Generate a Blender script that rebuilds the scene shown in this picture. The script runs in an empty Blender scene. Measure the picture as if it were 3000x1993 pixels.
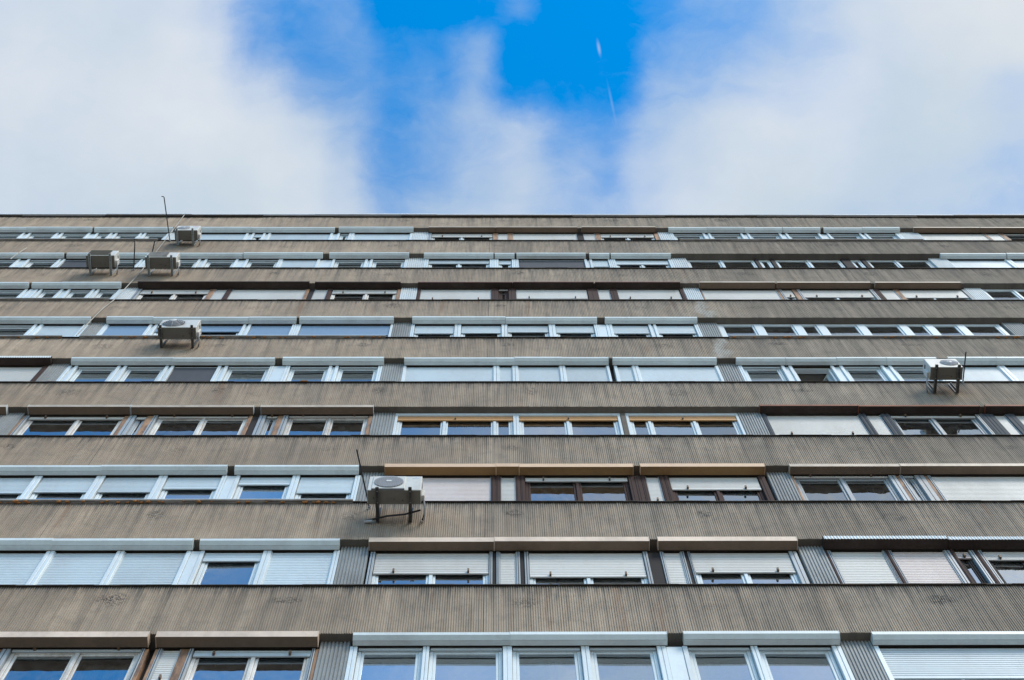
import bpy, bmesh, math, random
from mathutils import Vector, Matrix

scene = bpy.context.scene
col = scene.collection
random.seed(11)
R = math.radians

# ------------------------------------------------------------------ camera
CAM = Vector((0.0, -8.722, 1.6))
cam_data = bpy.data.cameras.new('camera')
cam_data.sensor_width = 36.0
cam_data.lens = 57.52
cam_data.clip_start = 0.1
cam_data.clip_end = 3000.0
cam = bpy.data.objects.new('camera', cam_data)
col.objects.link(cam)
_F = Vector((0.00988672, 0.27965167, 0.96005062))
_R = Vector((0.99995113, -0.00276497, -0.00949221))
_U = Vector((0.0, -0.96009755, 0.27966534))
cam.matrix_world = Matrix(((_R.x, _U.x, -_F.x, CAM.x), (_R.y, _U.y, -_F.y, CAM.y),
                           (_R.z, _U.z, -_F.z, CAM.z), (0, 0, 0, 1)))
scene.camera = cam

# ------------------------------------------------------------------ view
scene.view_settings.view_transform = 'Standard'
scene.view_settings.look = 'None'
scene.view_settings.exposure = 0.13
scene.view_settings.gamma = 1.0

# ------------------------------------------------------------------ world: Nishita sky with drifting cloud
SUN_ELEV, SUN_AZ = R(47), R(140)        # azimuth clockwise from +Y: in front of the facade, to the right
world = bpy.data.worlds.new('World')
scene.world = world
world.use_nodes = True


class NT:
    """small helper around a node tree"""
    def __init__(s, tree):
        s.t = tree
        s.n = tree.nodes
        s.l = tree.links

    def new(s, kind, **kw):
        nd = s.n.new(kind)
        for k, v in kw.items():
            setattr(nd, k, v)
        return nd

    def put(s, sock, v):
        if isinstance(v, bpy.types.NodeSocket):
            s.l.new(v, sock)
        elif isinstance(v, (tuple, list)) and len(v) == 3 and sock.type == 'RGBA':
            sock.default_value = (*v, 1)
        else:
            sock.default_value = v

    def math(s, op, a, b=None, c=None, clamp=False):
        nd = s.new('ShaderNodeMath', operation=op, use_clamp=clamp)
        for i, v in enumerate((a, b, c)):
            if v is not None:
                s.put(nd.inputs[i], v)
        return nd.outputs[0]

    def mix(s, f, a, b, mode='MIX'):
        nd = s.new('ShaderNodeMix', data_type='RGBA', blend_type=mode)
        nd.clamp_factor = True
        s.put(nd.inputs[0], f)
        s.put(nd.inputs[6], a)
        s.put(nd.inputs[7], b)
        return nd.outputs[2]

    def noise(s, vec, scale, detail=4, rough=0.55, dist=0.0):
        nd = s.new('ShaderNodeTexNoise')
        if vec is not None:
            s.put(nd.inputs['Vector'], vec)
        nd.inputs['Scale'].default_value = scale
        nd.inputs['Detail'].default_value = detail
        nd.inputs['Roughness'].default_value = rough
        nd.inputs['Distortion'].default_value = dist
        return nd

    def smooth(s, v, a, b, lo=0.0, hi=1.0):
        nd = s.new('ShaderNodeMapRange', interpolation_type='SMOOTHSTEP')
        s.put(nd.inputs[0], v)
        for i, q in zip((1, 2, 3, 4), (a, b, lo, hi)):
            nd.inputs[i].default_value = q
        return nd.outputs[0]

    def mapping(s, vec, loc=(0, 0, 0), rot=(0, 0, 0), scale=(1, 1, 1), kind='POINT'):
        nd = s.new('ShaderNodeMapping', vector_type=kind)
        s.put(nd.inputs[0], vec)
        nd.inputs[1].default_value = loc
        nd.inputs[2].default_value = rot
        nd.inputs[3].default_value = scale
        return nd.outputs[0]


def build_world():
    w = NT(world.node_tree)
    w.n.clear()
    out = w.new('ShaderNodeOutputWorld')
    bg = w.new('ShaderNodeBackground')
    bg.inputs[1].default_value = 0.1
    w.l.new(bg.outputs[0], out.inputs[0])
    sky = w.new('ShaderNodeTexSky', sky_type='NISHITA')
    sky.sun_disc = False
    sky.sun_elevation = SUN_ELEV
    sky.sun_rotation = SUN_AZ
    sky.air_density = 1.0
    sky.dust_density = 0.3
    sky.ozone_density = 3.0
    hs = w.new('ShaderNodeHueSaturation')
    hs.inputs['Hue'].default_value = 0.493
    hs.inputs['Saturation'].default_value = 1.82
    hs.inputs['Value'].default_value = SKY_VALUE
    w.l.new(sky.outputs[0], hs.inputs['Color'])
    blue = hs.outputs[0]
    # cloud sheet coordinates: direction projected on a level layer
    tc = w.new('ShaderNodeTexCoord')
    sep = w.new('ShaderNodeSeparateXYZ')
    w.l.new(tc.outputs['Generated'], sep.inputs[0])
    x, y, z = sep.outputs
    zc = w.math('MAXIMUM', z, 0.06)
    comb = w.new('ShaderNodeCombineXYZ')
    w.put(comb.inputs[0], w.math('DIVIDE', x, zc))
    w.put(comb.inputs[1], w.math('DIVIDE', y, zc))
    p = comb.outputs[0]
    # domain warp so that cloud borders are ragged
    def warp(scale, amt, detail):
        n = w.noise(p, scale, detail, 0.6)
        v = w.new('ShaderNodeVectorMath', operation='SUBTRACT')
        w.l.new(n.outputs['Color'], v.inputs[0])
        v.inputs[1].default_value = (0.5, 0.5, 0.5)
        m = w.new('ShaderNodeVectorMath', operation='SCALE')
        w.l.new(v.outputs[0], m.inputs[0])
        m.inputs[3].default_value = amt
        return m.outputs[0]
    ad = w.new('ShaderNodeVectorMath', operation='ADD')
    w.put(ad.inputs[0], p)
    w.put(ad.inputs[1], warp(13, 0.04, 6))
    pw = ad.outputs[0]
    sw = w.new('ShaderNodeSeparateXYZ')
    w.put(sw.inputs[0], pw)
    u = w.smooth(sw.outputs[0], -0.3022, 0.3218)
    u.node.interpolation_type = 'LINEAR'
    total = None
    for n, (v, row) in enumerate(OPENNESS):
        ramp = w.new('ShaderNodeValToRGB')
        ramp.color_ramp.interpolation = 'EASE'
        el = ramp.color_ramp.elements
        el[0].position, el[1].position = 0.0, 1.0
        for q, val in enumerate(row):
            e = el[0] if q == 0 else (el[len(el) - 1] if q == len(row) - 1 else el.new(OPEN_X[q] / 2360.0))
            e.color = (val, val, val, 1)
        w.put(ramp.inputs[0], u)
        if total is None:
            total = ramp.outputs[0]
        else:
            v0 = OPENNESS[n - 1][0]
            f = w.smooth(sw.outputs[1], 0.0786 + v0 * 2.657e-4, 0.0786 + v * 2.657e-4)
            total = w.mix(f, total, ramp.outputs[0])
    n1 = w.noise(p, 16, 9, 0.6, 0.4).outputs['Fac']
    n3 = w.noise(w.mapping(pw, rot=(0, 0, R(35)), scale=(1, 2.4, 1)), 26, 7, 0.62, 0.6).outputs['Fac']
    wisp = w.math('ADD', w.math('MULTIPLY', w.math('SUBTRACT', n1, 0.5), 0.6), w.math('MULTIPLY', w.math('SUBTRACT', n3, 0.5), 0.4))
    # wisps show most where the cloud is half open
    total = w.math('ADD', w.math('MULTIPLY', total, 0.62), w.math('MULTIPLY', w.smooth(total, -0.02, 0.80), 0.5))
    room = w.math('ADD', 0.16, w.math('MULTIPLY', w.smooth(total, 0.0, 0.45, 0.0, 0.75), w.smooth(total, 0.7, 1.0, 1.0, 0.45)))
    tot = w.math('ADD', total, w.math('MULTIPLY', wisp, room), clamp=True)
    # the rest of the sky, over the street: broken cloud
    nb = w.noise(p, 3.2, 7, 0.55, 0.2).outputs['Fac']
    rest = w.math('SUBTRACT', w.smooth(nb, 0.36, 0.62, 0.66, 0.2), w.math('MULTIPLY', w.math('DIVIDE', x, zc), 1.25), clamp=True)
    side = w.smooth(y, -0.12, 0.0, 1.0, 0.0)
    clear = w.math('ADD', w.math('MULTIPLY', tot, w.math('SUBTRACT', 1.0, side)), w.math('MULTIPLY', rest, side), clamp=True)
    # clouds: white-grey, slightly varied, unseen front cloud brightened to light wall and glass
    n2 = w.noise(p, 5.5, 5, 0.5).outputs['Fac']
    cl = w.mix(w.smooth(n2, 0.35, 0.7), CLOUD_A, CLOUD_B)
    glow = w.mapping(p, (0.42, 0.02, 0), (0, 0, 0), (0.3, 0.2, 1), 'TEXTURE')
    gl = w.new('ShaderNodeVectorMath', operation='LENGTH')
    w.l.new(glow, gl.inputs[0])
    cl = w.mix(w.smooth(gl.outputs['Value'], 0.1, 1.0, 0.75, 0.0), cl, CLOUD_C)
    low = w.smooth(z, 0.78, 0.985, 1.0, 0.0)
    front = w.smooth(y, -0.1, -0.45, 0.0, 1.0)
    gain = w.math('ADD', 1.0, w.math('MULTIPLY', w.math('MULTIPLY', low, front), CLOUD_FRONT_BOOST))
    vs = w.new('ShaderNodeVectorMath', operation='SCALE')
    w.put(vs.inputs[0], cl)
    w.put(vs.inputs[3], gain)
    c = w.mix(clear, vs.outputs[0], blue)
    # two faint vapour trails
    tr = None
    for (px, py, rx, ry, rot, amp) in TRAILS:
        m = w.mapping(p, (px, py, 0), (0, 0, R(rot)), (rx, ry, 1), 'TEXTURE')
        flat = w.new('ShaderNodeVectorMath', operation='MULTIPLY')
        w.put(flat.inputs[0], m)
        flat.inputs[1].default_value = (1, 1, 0)
        ln = w.new('ShaderNodeVectorMath', operation='LENGTH')
        w.l.new(flat.outputs[0], ln.inputs[0])
        g = w.smooth(ln.outputs['Value'], 0.0, 1.0, amp, 0.0)
        tr = g if tr is None else w.math('ADD', tr, g)
    tr = w.math('MULTIPLY', tr, w.smooth(w.noise(p, 90, 3).outputs['Fac'], 0.3, 0.6, 0.2, 1.0))
    c = w.mix(tr, c, CLOUD_B)
    w.put(bg.inputs[0], c)


SKY_VALUE = 2.75
CLOUD_A = (5.2, 6.15, 7.0)
CLOUD_B = (6.8, 7.25, 7.8)
CLOUD_C = (7.4, 7.5, 7.7)
CLOUD_FRONT_BOOST = 0.8


def sp(u, v):            # picture-independent sky layer position, listed on a 2360-wide survey grid
    return (0.0098 + (u * 1.2712 - 1500) * 2.08e-4, 0.0786 + v * 1.2712 * 2.09e-4)


def blob(u, v, ru, rv, amp, rot=0):
    return (*sp(u, v), ru * 2.65e-4, rv * 2.65e-4, rot, amp)


OPEN_X = (0, 200, 400, 500, 600, 700, 800, 900, 1000, 1100, 1200, 1300, 1400, 1500, 1600, 1700, 1800, 2000, 2200, 2360)
OPENNESS = [   # how open the cloud layer is, along and across the layer
    (0, (.10, .08, .12, .25, .60, .64, .60, .96, 1.0, .84, .62, .98, .94, .72, .56, .48, .36, .10, .03, .0)),
    (100, (.08, .08, .06, .12, .48, .66, .60, .76, .74, .48, .92, 1.0, .92, .56, .50, .45, .38, .12, .03, .0)),
    (200, (.08, .06, .03, .05, .20, .52, .55, .68, .60, .42, .82, .86, .80, .40, .40, .30, .20, .10, .05, .2)),
    (300, (.07, .06, .03, .0, .05, .15, .38, .62, .48, .36, .30, .56, .64, .34, .18, .10, .05, .10, .05, .15)),
    (400, (.07, .06, .04, .0, .0, .05, .20, .58, .48, .30, .20, .42, .50, .26, .14, .05, .03, .10, .12, .3)),
    (490, (.07, .06, .05, .02, .0, .03, .15, .44, .28, .22, .22, .36, .36, .22, .10, .05, .03, .12, .20, .3)),
]
TRAILS = [blob(1379, 108, 6, 28, 0.36, -12), blob(1411, 232, 5, 66, 0.13, -13)]
build_world()

sun_data = bpy.data.lights.new('sun', 'SUN')
sun_data.energy = 2.7
sun_data.angle = R(22)
sun_data.color = (1.0, 0.95, 0.88)
sun = bpy.data.objects.new('sun', sun_data)
col.objects.link(sun)
_d = Vector((math.sin(SUN_AZ) * math.cos(SUN_ELEV), math.cos(SUN_AZ) * math.cos(SUN_ELEV), math.sin(SUN_ELEV)))
sun.rotation_euler = _d.to_track_quat('Z', 'Y').to_euler()
sun.location = (20, -40, 60)

# ------------------------------------------------------------------ materials
MATS = {}


def base_mat(name, rough=0.5, spec=0.5):
    m = bpy.data.materials.new(name)
    m.use_nodes = True
    t = NT(m.node_tree)
    b = t.n['Principled BSDF']
    b.inputs['Roughness'].default_value = rough
    b.inputs['Specular IOR Level'].default_value = spec
    MATS[name] = m
    return m, t, b


def painted(name, colour, rough=0.5, dirt=0.12, dscale=3.0, vary=0.06, dirtcol=None, streak=True, spec=0.4):
    """paint, plastic or metal with uneven grime and a little difference from piece to piece"""
    m, t, b = base_mat(name, rough, spec)
    geo = t.new('ShaderNodeNewGeometry')
    pos = t.mapping(geo.outputs['Position'], scale=(1, 1, 0.25 if streak else 1))
    n = t.noise(pos, dscale, 6, 0.65).outputs['Fac']
    n2 = t.noise(geo.outputs['Position'], dscale * 9, 4, 0.6).outputs['Fac']
    dc = dirtcol or tuple(c * 0.45 + 0.01 for c in colour)
    f = t.math('MULTIPLY', t.smooth(t.math('ADD', n, t.math('MULTIPLY', n2, 0.35)), 0.5, 0.95), dirt * 3)
    c = t.mix(f, colour, dc)
    oi = t.new('ShaderNodeObjectInfo')
    k = t.math('ADD', 1.0 - vary, t.math('MULTIPLY', oi.outputs['Random'], 2 * vary))
    vs = t.new('ShaderNodeVectorMath', operation='SCALE')
    t.put(vs.inputs[0], c)
    t.put(vs.inputs[3], k)
    t.put(b.inputs['Base Color'], vs.outputs[0])
    t.put(b.inputs['Roughness'], t.math('ADD', rough - 0.08, t.math('MULTIPLY', n, 0.2)))
    return m


def concrete(name, ribs=True):
    m, t, b = base_mat(name, 0.9, 0.2)
    geo = t.new('ShaderNodeNewGeometry')
    P = geo.outputs['Position']
    sx = t.new('ShaderNodeSeparateXYZ')
    t.put(sx.inputs[0], P)
    X, Y, Z = sx.outputs
    big = t.noise(P, 0.55, 8, 0.62).outputs['Fac']
    mid = t.noise(P, 3.5, 8, 0.7).outputs['Fac']
    fine = t.noise(P, 55, 4, 0.7).outputs['Fac']
    stre = t.noise(t.mapping(P, scale=(5.5, 1, 0.35)), 1.0, 7, 0.68).outputs['Fac']
    stre2 = t.noise(t.mapping(P, scale=(24, 1, 0.9)), 1.0, 5, 0.6).outputs['Fac']
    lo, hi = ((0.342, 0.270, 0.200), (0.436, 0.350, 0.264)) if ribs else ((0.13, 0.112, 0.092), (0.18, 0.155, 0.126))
    a = t.mix(t.smooth(big, 0.32, 0.7), lo, hi)
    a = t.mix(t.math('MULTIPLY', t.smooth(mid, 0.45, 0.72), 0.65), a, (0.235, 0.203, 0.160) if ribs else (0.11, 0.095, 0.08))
    broad = t.noise(t.mapping(P, loc=(1.3, 0, 7.7), scale=(1.5, 1, 0.28)), 1.0, 6, 0.6).outputs['Fac']
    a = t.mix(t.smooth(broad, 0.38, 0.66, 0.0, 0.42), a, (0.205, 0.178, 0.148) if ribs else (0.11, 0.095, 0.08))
    # rain streaks, strongest below the sills
    tc = t.new('ShaderNodeTexCoord')
    so = t.new('ShaderNodeSeparateXYZ')
    t.put(so.inputs[0], tc.outputs['Object'])
    top = t.smooth(so.outputs[2], 0.10, 1.30, 0.42, 1.0) if ribs else 0.9
    s = t.math('MULTIPLY', t.smooth(t.math('ADD', t.math('MULTIPLY', stre, 0.7), t.math('MULTIPLY', stre2, 0.3)), 0.42, 0.66), top)
    a = t.mix(t.math('MULTIPLY', s, 0.8), a, (0.105, 0.094, 0.080))
    if ribs:
        # ragged drip fringe just under the sill
        edge = t.math('ADD', so.outputs[2], t.math('MULTIPLY', t.math('SUBTRACT', stre2, 0.5), 0.75))
        a = t.mix(t.smooth(edge, 1.06, 1.36, 0.0, 0.75), a, (0.10, 0.093, 0.083))
        # rust runs
        ru = t.noise(t.mapping(P, loc=(3.7, 0, 1.1), scale=(3.0, 1, 0.22)), 1.0, 5, 0.6).outputs['Fac']
        a = t.mix(t.smooth(ru, 0.60, 0.74, 0.0, 0.6), a, (0.22, 0.125, 0.075))
        # broken patches at the lifting points, about 2.6 m apart
        u = t.math('DIVIDE', t.math('ADD', X, 1.01), 2.62)
        cell = t.math('FLOOR', u)
        fl = t.math('FLOOR', t.math('DIVIDE', Z, 2.8))
        wn = t.new('ShaderNodeTexWhiteNoise', noise_dimensions='2D')
        cv = t.new('ShaderNodeCombineXYZ')
        t.put(cv.inputs[0], cell)
        t.put(cv.inputs[1], fl)
        t.put(wn.inputs['Vector'], cv.outputs[0])
        rs = t.new('ShaderNodeSeparateColor')
        t.put(rs.inputs[0], wn.outputs['Color'])
        du = t.math('SUBTRACT', t.math('FRACT', u), t.math('ADD', 0.38, t.math('MULTIPLY', rs.outputs[0], 0.24)))
        dx = t.math('DIVIDE', t.math('MULTIPLY', du, 2.62), t.math('ADD', 0.12, t.math('MULTIPLY', rs.outputs[1], 0.16)))
        dz = t.math('DIVIDE', t.math('SUBTRACT', so.outputs[2], t.math('ADD', 0.70, t.math('MULTIPLY', rs.outputs[2], 0.24))), t.math('ADD', 0.10, t.math('MULTIPLY', rs.outputs[0], 0.16)))
        r2 = t.math('ADD', t.math('MULTIPLY', dx, dx), t.math('MULTIPLY', dz, dz))
        pn = t.noise(P, 19, 6, 0.75, 0.8).outputs['Fac']
        patch = t.math('MULTIPLY', t.smooth(r2, 0.15, 1.1, 1.0, 0.0), t.smooth(pn, 0.46, 0.58))
        patch = t.math('MULTIPLY', patch, t.math('ADD', 0.35, t.math('MULTIPLY', rs.outputs[2], 0.65)))
        a = t.mix(patch, a, (0.05, 0.048, 0.045))
        # pale lime bloom along the crack on the right
        cx = t.math('ABSOLUTE', t.math('SUBTRACT', t.math('SUBTRACT', X, 4.25), t.math('MULTIPLY', t.math('SUBTRACT', t.noise(P, 1.6, 4).outputs['Fac'], 0.5), 0.7)))
        bz = t.math('MULTIPLY', t.smooth(Z, 30.2, 30.5), t.smooth(Z, 34.3, 34.6, 1.0, 0.0))
        bl = t.math('MULTIPLY', t.math('MULTIPLY', t.smooth(cx, 0.03, 0.16, 1.0, 0.0), bz), t.smooth(pn, 0.35, 0.6))
        a = t.mix(t.math('MULTIPLY', bl, 0.75), a, (0.52, 0.5, 0.46))
    a = t.mix(t.smooth(fine, 0.6, 0.75, 0.0, 0.45), a, (0.09, 0.08, 0.07))
    oi = t.new('ShaderNodeObjectInfo')
    k = t.math('ADD', 0.90, t.math('MULTIPLY', oi.outputs['Random'], 0.19))
    vs = t.new('ShaderNodeVectorMath', operation='SCALE')
    t.put(vs.inputs[0], a)
    t.put(vs.inputs[3], k)
    t.put(b.inputs['Base Color'], vs.outputs[0])
    bp = t.new('ShaderNodeBump')
    bp.inputs['Strength'].default_value = 0.5
    bp.inputs['Distance'].default_value = 0.01
    t.put(bp.inputs['Height'], t.math('ADD', mid, fine))
    t.put(b.inputs['Normal'], bp.outputs[0])
    return m


def glass(name, ior=6.5, wave=0.004, tint=(0.62, 0.68, 0.68)):
    """pane: mirrors the sky at this steep angle, and lets one see dimly into the room"""
    m, t, b = base_mat(name, 0.03, 0.5)
    t.n.remove(b)
    out = next(n for n in t.n if n.type == 'OUTPUT_MATERIAL')
    geo = t.new('ShaderNodeNewGeometry')
    oi = t.new('ShaderNodeObjectInfo')
    n = t.noise(t.mapping(geo.outputs['Position'], scale=(1, 1, 0.6)), 1.7, 3, 0.5)
    bp = t.new('ShaderNodeBump')
    bp.inputs['Strength'].default_value = 1.0
    bp.inputs['Distance'].default_value = wave
    t.put(bp.inputs['Height'], n.outputs['Fac'])
    gl = t.new('ShaderNodeBsdfGlossy')
    d = t.noise(geo.outputs['Position'], 9, 6, 0.7).outputs['Fac']
    t.put(gl.inputs['Roughness'], t.smooth(d, 0.5, 0.8, 0.015, 0.10))
    gl.inputs['Color'].default_value = (0.93, 0.97, 1.0, 1)
    t.put(gl.inputs['Normal'], bp.outputs[0])
    tr = t.new('ShaderNodeBsdfTransparent')
    tr.inputs['Color'].default_value = (*tint, 1)
    fr = t.new('ShaderNodeFresnel')
    fr.inputs['IOR'].default_value = ior
    # some panes are dustier or better coated than others
    f = t.math('MULTIPLY', fr.outputs[0], t.math('ADD', 0.8, t.math('MULTIPLY', oi.outputs['Random'], 0.4)), clamp=True)
    mx = t.new('ShaderNodeMixShader')
    t.put(mx.inputs[0], f)
    t.l.new(tr.outputs[0], mx.inputs[1])
    t.l.new(gl.outputs[0], mx.inputs[2])
    df = t.new('ShaderNodeBsdfDiffuse')
    df.inputs['Color'].default_value = (0.35, 0.34, 0.31, 1)
    mx2 = t.new('ShaderNodeMixShader')
    t.put(mx2.inputs[0], t.smooth(d, 0.35, 0.85, 0.01, 0.10))
    t.l.new(mx.outputs[0], mx2.inputs[1])
    t.l.new(df.outputs[0], mx2.inputs[2])
    t.l.new(mx2.outputs[0], out.inputs[0])
    return m


concrete('ribbed_concrete')
concrete('plain_concrete', ribs=False)  # soffit tone: dirt, with the underside's shade also put into the colour
painted('white_plastic', (0.63, 0.705, 0.725), 0.35, 0.14, 2.5, 0.06, (0.45, 0.43, 0.40))
painted('white_box_metal', (0.63, 0.69, 0.675), 0.4, 0.16, 2.0, 0.06, (0.42, 0.42, 0.40))
painted('old_white_paint', (0.68, 0.67, 0.63), 0.5, 0.25, 6.0, 0.08, (0.30, 0.24, 0.19))
painted('pale_grey_paint', (0.33, 0.375, 0.40), 0.45, 0.2, 5.0, 0.08, (0.22, 0.2, 0.18))
painted('white_slats', (0.555, 0.64, 0.675), 0.45, 0.16, 1.5, 0.07, (0.42, 0.44, 0.45))
painted('cream_slats', (0.62, 0.615, 0.58), 0.5, 0.16, 1.8, 0.06, (0.48, 0.45, 0.40))
painted('pinkish_slats', (0.64, 0.575, 0.545), 0.5, 0.16, 1.8, 0.05, (0.50, 0.42, 0.38))
painted('blue_grey_slats', (0.24, 0.355, 0.49), 0.45, 0.10, 1.8, 0.05, (0.2, 0.27, 0.38))
painted('orange_slats', (0.50, 0.27, 0.10), 0.5, 0.10, 2.5, 0.05)
painted('beige_metal', (0.70, 0.55, 0.42), 0.45, 0.16, 1.6, 0.05, (0.26, 0.2, 0.15))
painted('tan_metal', (0.68, 0.46, 0.28), 0.4, 0.12, 1.6, 0.03, (0.34, 0.2, 0.1))
painted('taupe_metal', (0.50, 0.41, 0.31), 0.5, 0.2, 1.6, 0.05, (0.18, 0.14, 0.11))
painted('shaded_box_metal', (0.19, 0.135, 0.095), 0.75, 0.16, 2.0, 0.06, (0.09, 0.07, 0.055), spec=0.12)  # underside of beige and taupe boxes, shade painted into the colour
painted('shaded_tan_metal', (0.30, 0.175, 0.075), 0.75, 0.12, 2.0, 0.04, (0.15, 0.09, 0.045), spec=0.12)  # tan box metal again, darkened to paint the shade of its underside
painted('dark_brown_metal', (0.035, 0.024, 0.020), 0.75, 0.2, 3.0, 0.1, (0.07, 0.055, 0.045), spec=0.12)
painted('red_brown_metal', (0.23, 0.080, 0.040), 0.6, 0.2, 3.0, 0.05, (0.10, 0.045, 0.03), spec=0.15)
painted('dull_red_metal', (0.22, 0.095, 0.08), 0.6, 0.2, 3.0, 0.05, (0.10, 0.06, 0.05), spec=0.15)
painted('brown_frame', (0.050, 0.028, 0.024), 0.75, 0.12, 6.0, 0.12, (0.085, 0.06, 0.05), spec=0.12)
painted('dark_frame', (0.026, 0.023, 0.022), 0.75, 0.12, 6.0, 0.1, (0.06, 0.05, 0.045), spec=0.12)
painted('anthracite_frame', (0.060, 0.068, 0.078), 0.75, 0.15, 6.0, 0.05, (0.12, 0.12, 0.12), spec=0.12)
painted('bare_wood', (0.36, 0.20, 0.105), 0.7, 0.45, 9.0, 0.15, (0.14, 0.085, 0.06))
painted('zinc_sheet', (0.25, 0.265, 0.258), 0.6, 0.25, 2.5, 0.08, (0.13, 0.13, 0.125))
painted('pale_sheet', (0.58, 0.625, 0.625), 0.45, 0.15, 2.5, 0.05, (0.36, 0.36, 0.35))
painted('dark_flashing', (0.035, 0.032, 0.030), 0.75, 0.25, 5.0, 0.1, (0.10, 0.075, 0.05), spec=0.12)
painted('ledge_metal', (0.36, 0.345, 0.32), 0.5, 0.25, 4.0, 0.08, (0.15, 0.12, 0.09))
painted('old_foam', (0.40, 0.17, 0.05), 0.9, 0.3, 30.0, 0.2, (0.18, 0.08, 0.03), streak=False)
painted('insect_screen', (0.050, 0.056, 0.066), 0.8, 0.1, 6.0, 0.1)
painted('unit_casing', (0.60, 0.595, 0.55), 0.45, 0.22, 5.0, 0.05, (0.42, 0.40, 0.36))
painted('unit_base', (0.155, 0.14, 0.115), 0.75, 0.2, 7.0, 0.08, (0.17, 0.15, 0.12), streak=False, spec=0.12)
painted('fan_dark', (0.045, 0.045, 0.05), 0.6, 0.1, 8.0)
painted('fan_wire', (0.50, 0.51, 0.53), 0.5, 0.1, 8.0)
painted('bracket_steel', (0.07, 0.066, 0.058), 0.5, 0.25, 8.0, 0.15, (0.2, 0.18, 0.15))
painted('bracket_zinc', (0.42, 0.45, 0.44), 0.45, 0.2, 8.0, 0.1, (0.2, 0.19, 0.17))
painted('hose_grey', (0.45, 0.46, 0.47), 0.6, 0.2, 12.0, 0.1)
painted('hose_black', (0.015, 0.017, 0.022), 0.4, 0.1, 12.0, 0.1)
painted('cable_sheath', (0.46, 0.42, 0.36), 0.7, 0.2, 6.0, 0.1)
painted('logo_blue', (0.03, 0.22, 0.55), 0.4, 0.02, 5.0)
painted('label_pink', (0.62, 0.38, 0.48), 0.5, 0.02, 5.0)
painted('peg_brown', (0.16, 0.10, 0.055), 0.6, 0.2, 20.0)
painted('interior_dark', (0.035, 0.030, 0.027), 0.9, 0.2, 2.0)
painted('interior_ceiling', (0.22, 0.19, 0.17), 0.9, 0.2, 2.0)
painted('roof_cap', (0.75, 0.77, 0.80), 0.4, 0.1, 3.0)
painted('pavement_grey', (0.30, 0.285, 0.26), 0.9, 0.25, 0.6, 0.0, (0.16, 0.155, 0.15), streak=False)
glass('window_glass')
painted('sheer_curtain', (0.62, 0.62, 0.60), 0.9, 0.05, 3.0, 0.1)
painted('ochre_curtain', (0.42, 0.30, 0.17), 0.9, 0.05, 3.0, 0.15)
painted('blue_curtain', (0.16, 0.22, 0.32), 0.9, 0.05, 3.0, 0.15)
painted('room_ceiling', (0.52, 0.49, 0.44), 0.9, 0.1, 1.0, 0.0, streak=False)
painted('room_wall', (0.36, 0.31, 0.26), 0.9, 0.1, 1.0, 0.0, streak=False)
glass('old_glass', 5.6, 0.010, (0.58, 0.6, 0.55))


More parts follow.
